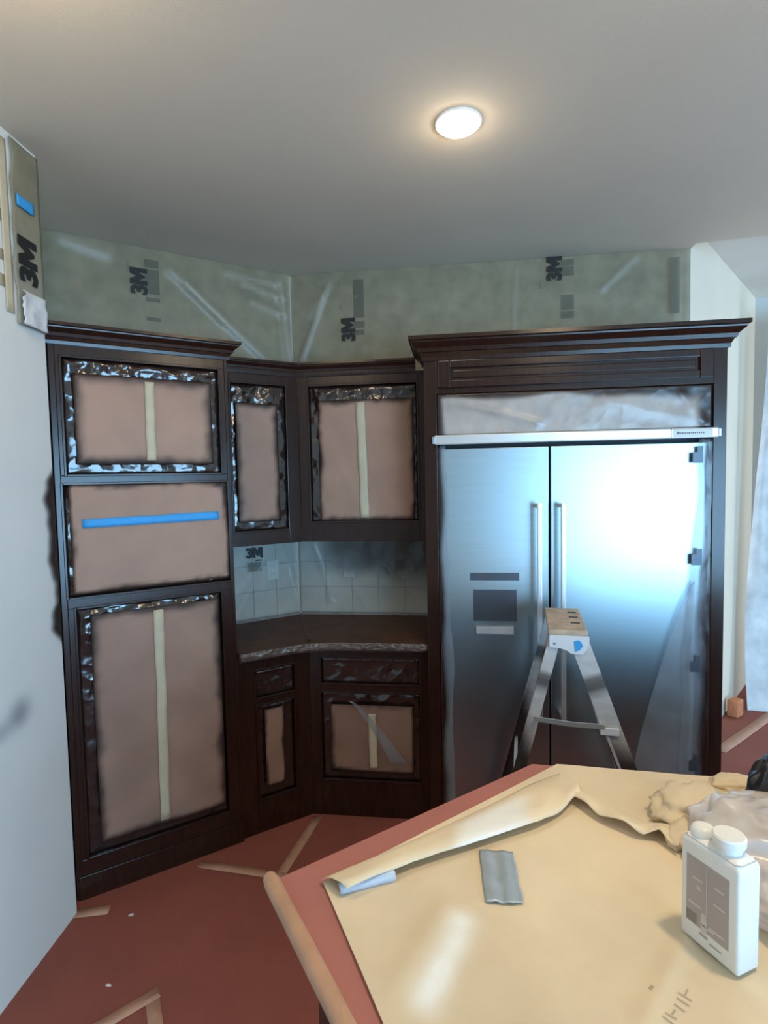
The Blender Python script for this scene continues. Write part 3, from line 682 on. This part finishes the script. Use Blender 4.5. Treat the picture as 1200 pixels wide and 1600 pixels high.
# local: x = Lb (towards the steps), y = La (away), origin under the cap centre
CAPZ = 1.155; hl = .18
cp = obj('top_cap', box(bmesh.new(), -.070, .070, -hl, hl, CAPZ - .020, CAPZ, .006), M['cap'], lad); tag(cp, 'paint stained tan top cap')
for y in (-.07, .02, .10):
    obj('cap_groove', box(bmesh.new(), .018, .052, y - .010, y + .010, CAPZ - .001, CAPZ + .0012, .0005), M['gap'], cp)
def fascia(y):
    pts = [(-.066, CAPZ - .020), (-.066, CAPZ - .064), (-.028, CAPZ - .068), (-.006, CAPZ - .074), (.010, CAPZ - .086), (.052, CAPZ - .088), (.066, CAPZ - .068), (.076, CAPZ - .028), (.072, CAPZ - .020)]
    bm = prism(bmesh.new(), pts, -.006, .006); bm.transform(Matrix.Translation((0, y, 0)) @ Matrix.Rotation(R(90), 4, 'X'))
    return obj('end_bracket', bm, M['cap_white'], lad)
fb = fascia(-hl - .002); fascia(hl + .002)
pb = [(.020, CAPZ - .040), (.034, CAPZ - .034), (.046, CAPZ - .040), (.052, CAPZ - .054), (.042, CAPZ - .070), (.024, CAPZ - .078), (.022, CAPZ - .058)]
bm = prism(bmesh.new(), pb, 0, .0012); bm.transform(Matrix.Translation((0, -hl - .0085, 0)) @ Matrix.Rotation(R(90), 4, 'X'))
tag(obj('sticker', bm, M['blue_tape'], fb), 'torn bright blue sticker')
bm = tube(bmesh.new(), (-.048, -hl - .011, CAPZ - .05), (-.048, -hl - .006, CAPZ - .05), .004); obj('rivet', bm, M['steel'], fb)
def rail(x0, x1, y0, y1, wid, name, foot_w):
    """channel rail from under the cap to the floor"""
    bm = bmesh.new(); lay = bm.verts.layers.float.new('spray_shade')
    a, b = Vector((x0, y0, CAPZ - .030)), Vector((x1, y1, .03)); t = (b - a).normalized(); wv = Vector((1, 0, 0)); wv = (wv - t * wv.dot(t)).normalized(); n = t.cross(wv)
    sg = 1 if y0 > 0 else -1
    rings = []
    N_ = 60
    for i in range(N_ + 1):
        p = a.lerp(b, i / N_); ring = []
        for sx, sy in ((-1, 0), (1, 0), (1, 1), (.92, 1), (.92, .12), (-.92, .12), (-.92, 1), (-1, 1)):
            vtx = bm.verts.new(p + wv * sx * wid / 2 + Vector((0, -sg * sy * .022, 0)))
            z = p.z; vtx[lay] = .78 * (sstep(.915, .935, z) * (1 - sstep(.975, .995, z))) + .95 * (1 - sstep(.68, .80, z + .03 * sx))  # darker band below the cap, and darker again towards the feet
            ring.append(vtx)
        rings.append(ring)
    for i in range(N_):
        for j in range(8): bm.faces.new((rings[i][j], rings[i][(j + 1) % 8], rings[i + 1][(j + 1) % 8], rings[i + 1][j]))
    bm.faces.new(rings[0]); bm.faces.new(rings[-1][::-1])
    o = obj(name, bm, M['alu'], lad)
    q = b - Vector((0, 0, .03))
    obj('rubber_foot', box(bmesh.new(), q.x - foot_w / 2, q.x + foot_w / 2, q.y - .018, q.y + .018, 0, .035, .004), M['black'], o)
FX1, RX1 = .425, -.325
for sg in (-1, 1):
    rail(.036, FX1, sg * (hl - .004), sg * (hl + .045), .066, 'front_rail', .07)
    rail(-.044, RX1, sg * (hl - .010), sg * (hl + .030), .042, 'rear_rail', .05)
def fx(z): return .036 + (FX1 - .036) * (CAPZ - .03 - z) / (CAPZ - .06)
def rx(z): return -.044 + (RX1 + .044) * (CAPZ - .03 - z) / (CAPZ - .06)
def sy(z): return hl + .041 * (CAPZ - z) / CAPZ
for z in (.80, .53, .26):
    st = obj('step', box(bmesh.new(), fx(z) - .040, fx(z) + .036, -sy(z) + .010, sy(z) - .010, z - .022, z, .003), M['alu'], lad)
    for sg in (-1, 1):
        obj('step_brace', bar(bmesh.new(), (fx(z) - .024, sg * (sy(z) + .004), z - .004), (fx(z - .20) - .024, sg * (sy(z) + .004), z - .20), (1, 0, 0), .010, .004), M['alu'], st)
        bm = bmesh.new(); box(bm, fx(z) - .040, fx(z) + .024, min(sg * (sy(z) + .003), sg * (sy(z) + .012)), max(sg * (sy(z) + .003), sg * (sy(z) + .012)), z - .022, z + .004, .002)
        obj('step_bracket', bm, M['cap_white'], st)
for z in (.55, .22):
    obj('rear_brace', box(bmesh.new(), rx(z) - .010, rx(z) + .004, -sy(z) + .01, sy(z) - .01, z - .015, z + .015, .002), M['alu'], lad)
for sg in (-1,):
    bm = bmesh.new(); z = .815; y = sg * (sy(z) + .012)
    bar(bm, (rx(z) + .0, y, z + .004), ((fx(z) + rx(z)) / 2, y, z - .006), (0, 0, 1), .018, .004); bar(bm, ((fx(z) + rx(z)) / 2, y, z - .006), (fx(z) - .02, y, z - .006), (0, 0, 1), .018, .004)
    obj('spreader_bar', bm, M['steel_bright'], lad)

# ------------------------------------------------------------------ island
IZ = 0.93
C1, C2 = Vector((.396, 1.509, 0)), Vector((-.240, 1.075, 0))
dv = (Vector((.973, 1.389, 0)) - C1).normalized()
nn = Vector((.165, -.294, 0)).normalized()
C3 = C2 + nn * .78; C5 = C1 + dv * 1.75; C4 = Vector((C5.x - .15, C3.y - .12, 0))
poly = [C2, C3, C4, C5, C1]
isl = tag(empty('kitchen_island', (.9, .9, 0)), 'kitchen island covered with red protective paper in the foreground', 'kitchen island')
ic = Vector((.9, .9, 0))
def inset(ps, k):
    c = sum(ps, Vector()) / len(ps); return [p + (c - p).normalized() * k for p in ps]
obj('island_body', prism(bmesh.new(), [p - ic for p in inset(poly, .09)], .10, IZ - .036), M['wood'], isl)
obj('toe_base', prism(bmesh.new(), [p - ic for p in inset(poly, .15)], 0, .10), M['wood'], isl)
bm = prism(bmesh.new(), [p - ic for p in poly], IZ - .036, IZ)
bmesh.ops.bevel(bm, geom=[e for e in bm.edges if abs(e.verts[0].co.z - e.verts[1].co.z) < 1e-6], offset=.006, segments=3, affect='EDGES')
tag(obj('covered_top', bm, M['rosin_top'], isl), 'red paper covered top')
# tape rolled over the near-left edge
te = (C3 - C2).normalized(); tn = Vector((te.y, -te.x, 0))
def roll_fn(u, v):
    a = v * 2 * math.pi; rr = .0165 * (1 + .06 * nz(u * 3, math.cos(a), 3, 4)); p = C2 + te * (-.004 + .79 * u) - ic
    if u < .02: rr *= .8
    p = p + tn * (.004 + rr * math.cos(a)); return (p.x, p.y, IZ + .002 + rr * math.sin(a))
tag(surf('rolled_edge', 40, 14, roll_fn, M['edgetape'], isl), 'tan tape rolled along the left edge')

# ------------------------------------------------------------------ tan paper cover on the island
Q = [Vector(p) for p in ((-.135, 1.056, 0), (.11, .46, 0), (1.75, .42, 0), (1.95, 1.175, 0), (.905, 1.401, 0), (.460, 1.488, 0))]
DZ = IZ + .004
cov = tag(empty('paper_cover', (.8, .95, IZ)), 'creased tan paper cover spread over the island, folded along its far-left edge', 'paper sheet')
co_ = Vector((.8, .95, IZ))
bm = bmesh.new(); lay = bm.verts.layers.float.new('spray_shade')
NX, NY = 190, 110; X0, X1, Y0, Y1 = -.2, 2.0, .38, 1.52; gv = []
def cz(x, y):
    h = .003 + .0022 * nz(x, y, 3, 1) + .0014 * ridge(x, y, 4, 5)
    h += .007 * fold(x, y, (.02, .84), (.10, .98), .03)
    h += .004 * fold(x, y, (.16, 1.0), (.42, .62), .012) + .004 * fold(x, y, (.36, .76), (.52, .93), .012) + .004 * fold(x, y, (.60, .80), (.78, .55), .014)
    k = sstep(.62, .72, x) * sstep(1.18, 1.26, y) * (1 - sstep(1.36, 1.40, y))
    h += .022 * k * max(0, crumple(x, y, 9, 3) + .25)
    return h
for j in range(NY + 1):
    row = []
    for i in range(NX + 1):
        x, y = X0 + (X1 - X0) * i / NX, Y0 + (Y1 - Y0) * j / NY
        v = bm.verts.new((x, y, cz(x, y))); v[lay] = min(1, .95 * fold(x, y, (.052, .80), (.125, .945), .024) * (1 + .5 * nz(x, y, 20))); row.append(v)
    gv.append(row)
for j in range(NY):
    for i in range(NX): bm.faces.new((gv[j][i], gv[j][i + 1], gv[j + 1][i + 1], gv[j + 1][i]))
for i in range(len(Q)):
    a, b = Q[i], Q[(i + 1) % len(Q)]; d = (b - a); n = Vector((d.y, -d.x, 0)).normalized()
    bmesh.ops.bisect_plane(bm, geom=bm.verts[:] + bm.edges[:] + bm.faces[:], plane_co=a, plane_no=n, clear_outer=True)
bmesh.ops.translate(bm, verts=bm.verts, vec=(-co_.x, -co_.y, .0012))
obj('flat_sheet', bm, M['cloth'], cov, True)
def polyline(ps, t):
    k = t * (len(ps) - 1); i = min(int(k), len(ps) - 2); f = k - i; return Vector(ps[i]).lerp(Vector(ps[i + 1]), f)
def flap(name, outer, inner, hmax, lift, seed, sp=None, n=70, lay_=12):
    def fn(u, v):
        p = polyline(outer, u).lerp(polyline(inner, u), v); h = hmax * math.sin(math.pi * min(1, v * .86 + .02)) ** .8 + lift * sstep(.5, 1, v) * (.5 + .5 * nz(u, 0, 6, seed))
        h += .003 * crumple(p.x, p.y, 10, seed) * sstep(0, .2, v)
        base = cz(p.x, p.y)
        return (p.x - co_.x, p.y - co_.y, base + .0022 + max(0.0006, h))
    return surf(name, n, lay_, fn, M['cloth'], cov, sp, .0012)
out1 = [(-.139, 1.058), (.04, 1.166), (.235, 1.295), (.36, 1.385), (.452, 1.432), (.480, 1.400)]
in1 = [(-.085, 1.008), (.045, 1.085), (.185, 1.142), (.325, 1.200), (.40, 1.250), (.462, 1.310)]
f = flap('folded_hem', out1, in1, .022, .016, 3, lambda u, v: .9 * sstep(.30, .36, u) * (1 - sstep(.52, .62, u)) * sstep(.2, .5, v)); tag(f, 'turned-over paper edge with a whitened patch')
out2 = [(.470, 1.350), (.52, 1.27), (.575, 1.21), (.63, 1.20), (.66, 1.20)]
in2 = [(.440, 1.300), (.475, 1.225), (.53, 1.165), (.575, 1.150), (.592, 1.105)]
flap('folded_hem', out2, in2, .020, .026, 6)
# curled end of the hem, its pale blue underside showing
def curl(u, v):
    a = -.3 + 3.6 * v; r_ = .012 + .004 * u; p = Vector((-.100, 1.022, 0)).lerp(Vector((.005, 1.062, 0)), u); n = Vector((.4, -.9, 0)).normalized() * (r_ * math.sin(a) - .006)
    return (p.x + n.x - co_.x, p.y + n.y - co_.y, .0135 - r_ * .8 * math.cos(a) + .002 * nz(u, v, 6))
tag(surf('curled_edge', 16, 10, curl, M['duct2'], cov, thick=.001), 'pale blue curled underside')
def duct(u, v):
    a = Vector((.187, 1.136, 0)).lerp(Vector((.256, 1.126, 0)), u); b = Vector((.174, .990, 0)).lerp(Vector((.243, .984, 0)), u); p = a.lerp(b, v)
    p.y += .005 * nz(u, v, 5, 2) * (v > .9) ; p.x += .004 * nz(u, v, 4, 8)
    return (p.x - co_.x, p.y - co_.y, cz(p.x, p.y) + .006 + .003 * math.sin(u * math.pi * 2.2) ** 2 + .001 * nz(u, v, 8))
tag(surf('tape_patch', 14, 20, duct, M['duct'], cov, thick=.0008), 'grey-blue tape patch stuck on the paper')
# faint printing on the paper near the bottom of the view
pr = bmesh.new()
def ink(x, y, l, wd, ang):
    d = Vector((math.cos(ang), math.sin(ang), 0)) * l / 2; n = Vector((-d.y, d.x, 0)).normalized() * wd / 2; c = Vector((x, y, 0)); 
    pr.faces.new([pr.verts.new((q.x - co_.x, q.y - co_.y, cz(q.x, q.y) + .0022)) for q in (c - d - n, c + d - n, c + d + n, c - d + n)])
for (x, y, l, wd, an) in ((.441, .800, .020, .004, 2.3), (.434, .792, .018, .004, 2.3), (.447, .807, .014, .003, .8), (.424, .783, .016, .004, 2.2), (.405, .771, .016, .004, 2.4), (.398, .764, .018, .004, 2.2), (.412, .777, .012, .003, .7), (.397, .815, .010, .006, .6)): ink(x, y, l, wd, an)
tag(obj('faint_printing', pr, M['ink_grey'], cov), 'faint grey printed letters', kind='stuff')

# ------------------------------------------------------------------ crumpled things on the island
def blob(name, loc, size, m, seed, amp, freq, label, cat, subdiv=4, flat=.15, rz=0):
    bm = bmesh.new(); bmesh.ops.create_icosphere(bm, subdivisions=subdiv, radius=1)
    for v in bm.verts:
        n = v.co.normalized(); k = 1 + amp * (0.7 * (1 - 2 * abs(noise.noise(n * freq + Vector((seed, 0, 0))))) + .5 * (1 - 2 * abs(noise.noise(n * freq * 2.2 + Vector((0, seed, 0))))))
        v.co = n * k; 
    zmin = -0.55
    for v in bm.verts:
        v.co.z = max(v.co.z, zmin) - zmin; v.co = Vector((v.co.x * size[0], v.co.y * size[1], v.co.z * size[2]))
    o = obj(name, bm, m, None, True); o.location = loc; o.rotation_euler = (0, 0, rz)
    return tag(o, label, cat)
blob('crumpled_paper', (.690, 1.245, DZ + .004), (.075, .055, .034), M['cloth'], 2.1, .40, 1.3, 'crumpled tan paper wad behind the cloudy plastic bag', 'paper', 4, rz=.5)
blob('crumpled_paper', (.640, 1.160, DZ + .004), (.052, .028, .022), M['cloth'], 5.1, .30, 1.6, 'small twisted tan paper scrap left of the white bottle', 'paper', 4, rz=.7)
blob('crumpled_paper', (.860, 1.345, DZ + .004), (.050, .030, .020), M['cloth'], 8.3, .30, 1.6, 'crumpled tan paper scrap at the far island edge beside the black plastic', 'paper', 4, rz=-.2)
blob('plastic_bag', (.755, 1.085, DZ + .002), (.125, .110, .066), M['bag'], 3.3, .30, 1.3, 'crumpled cloudy plastic bag behind the white bottle', 'bag', 5, rz=.3)
blob('plastic_bag', (.720, .935, DZ + .002), (.085, .090, .050), M['bag'], 7.7, .26, 1.3, 'crumpled cloudy plastic bag right of the white bottle', 'bag', 5, rz=1.0)
blob('black_bag', (.905, 1.205, DZ + .002), (.090, .062, .098), M['black'], 4.2, .26, 1.2, 'crumpled black plastic at the right edge of the view', 'bag', 5, rz=.2)

# ------------------------------------------------------------------ white bottle
bt = tag(empty('bottle', (0, 0, 0)), 'white flat rectangular plastic bottle with a screw cap and grey label', 'bottle')
bx = Vector((.536 - .498, .827 - .921, 0)).normalized(); by = Vector((-bx.y, bx.x, 0))
BW, BH, BDp = .104, .172, .050
bo = Vector((.498, .921, 0)) + bx * BW / 2 + by * BDp / 2
bt.location = (bo.x, bo.y, DZ + .004); bt.rotation_euler = (0, 0, math.atan2(bx.y, bx.x))
bm = box(bmesh.new(), -BW / 2, BW / 2, -BDp / 2, BDp / 2, 0, BH)
up_f = [f_ for f_ in bm.faces if f_.calc_center_median().z > BH * .99]
r_ = bmesh.ops.extrude_face_region(bm, geom=up_f); vs = [g for g in r_['geom'] if isinstance(g, bmesh.types.BMVert)]
for v in vs: v.co = Vector((v.co.x * .86, v.co.y * .72, BH + .009))
bmesh.ops.delete(bm, geom=up_f, context='FACES')
bmesh.ops.bevel(bm, geom=bm.edges[:], offset=.006, segments=4, affect='EDGES', profile=.55)
bmesh.ops.recalc_face_normals(bm, faces=bm.faces)
bd_ = obj('bottle_body', bm, M['bottle'], bt, True)
bm = lathe(bmesh.new(), [(.019, BH - .006), (.019, BH + .018), (.0235, BH + .019), (.0245, BH + .022), (.0245, BH + .032), (.0225, BH + .035), (.004, BH + .0355)], (.016, 0, 0), 40)
capo = obj('screw_cap', bm, M['bottle'], bt, False)
bm = bmesh.new(); lathe(bm, [(.003, BH - .004), (.020, BH), (.0205, BH + .010), (.017, BH + .019), (.010, BH + .023), (.003, BH + .024)], (-.030, 0, 0), 28)
obj('shoulder_bulge', bm, M['bottle'], bt, True)
lb = obj('bottle_label', box(bmesh.new(), -.040, .036, -BDp / 2 - .0008, -BDp / 2 + .001, .032, .148, .0002), M['sticker'], bt); tag(lb, 'grey printed label')
bm = bmesh.new()
box(bm, -.003, -.002, -BDp / 2 - .0013, -BDp / 2, .05, .146)
for x0, x1, z in ((-.028, -.010, .112), (-.020, -.014, .100), (-.020, -.012, .097), (.012, .028, .118), (.010, .030, .090), (-.036, -.012, .066), (.004, .030, .044), (-.01, .012, .040)): box(bm, x0, x1, -BDp / 2 - .0013, -BDp / 2, z, z + .0035)
box(bm, -.012, -.001, -BDp / 2 - .0013, -BDp / 2, .030, .062)
obj('label_print', bm, M['sticker_line'], lb)
bm = bmesh.new(); box(bm, -.039, -.020, -BDp / 2 - .0015, -BDp / 2, .034, .052); box(bm, -.014, .000, -BDp / 2 - .0013, -BDp / 2 + .002, .022, .026); box(bm, .004, .024, -BDp / 2 - .0013, -BDp / 2 + .002, .018, .020)
obj('barcode_block', bm, M['ink_grey'], lb)

# ------------------------------------------------------------------ ceiling lights (the first is in view)
def can_light(x, y, power, spill, label):
    root = tag(empty('recessed_light', (x, y, CEIL)), label, 'ceiling light')
    bm = lathe(bmesh.new(), [(.082, -.0005), (.083, -.004), (.080, -.008), (.074, -.009), (.072, -.0005)], (0, 0, 0), 40)
    obj('trim_ring', bm, M['trim'], root, True)
    bm = lathe(bmesh.new(), [(.073, -.002), (.073, -.010), (.064, -.018), (.040, -.026), (.012, -.029)], (0, 0, 0), 40)
    obj('lens', bm, M['lens'], root, True)
    def lamp(kind, e, z, size):
        l = bpy.data.lights.new('lamp', kind); l.energy = e; l.color = (1.0, .78, .48); l.shadow_soft_size = size
        if kind == 'SPOT': l.spot_size = R(112); l.spot_blend = .9
        o = bpy.data.objects.new('lamp', l); C.objects.link(o); o.parent = root; o.location = (0, 0, z)
    lamp('SPOT', power, -.05, .07); lamp('POINT', spill, -.14, .10)
can_light(.284, 2.006, 4, 1.1, 'round recessed ceiling light glowing above the island')
can_light(-.80, 1.12, 2, 8, 'recessed ceiling light above the camera on the left')
can_light(.85, .70, 52, 13, 'recessed ceiling light above the bottle end of the island')

# ------------------------------------------------------------------ odds and ends
for x, y, lab, rz in ((-1.048, 2.141, 'tiny pale chip on the red floor near the tall cabinet', .3), (-.984, 1.827, 'tiny pale chip on the red floor near the tape corner', -.2)):
    bm = prism(bmesh.new(), [(-.010, -.004), (.004, -.005), (.011, .000), (.003, .005), (-.008, .004)], 0, .003)
    o = obj('paint_chip', bm, M['chip']); o.location = (x, y, .0005); o.rotation_euler = (0, 0, rz); tag(o, lab, 'debris')
# orange sponge at the foot of the far wall
bm = box(bmesh.new(), -.05, .05, -.035, .035, 0, .12, .012)
o = obj('sponge_block', bm, M['orange']); o.location = (2.46, 3.86, .001); o.rotation_euler = (0, 0, .6); tag(o, 'orange-brown block on the floor beyond the refrigerator', 'block')
# sheet of white film hanging in the room beyond
def hang(u, v):
    p = Vector((2.60 + .16 * v, 4.04, 0)).lerp(Vector((3.50, 3.92, 0)), u); z = .004 + 2.85 * v
    return (p.x - 2.60 + .03 * nz(u, v * .3, 6, 2), p.y - 4.04 - .10 * (1 - v) ** 4 + .05 * nz(u, v * .4, 5, 4), z)
hs = tag(surf('hanging_film', 60, 60, hang, M['white_sheet'], None, lambda u, v: 0), 'white film sheet hanging on the wall of the next room', 'plastic sheet'); hs.location = (2.60, 4.04, 0)
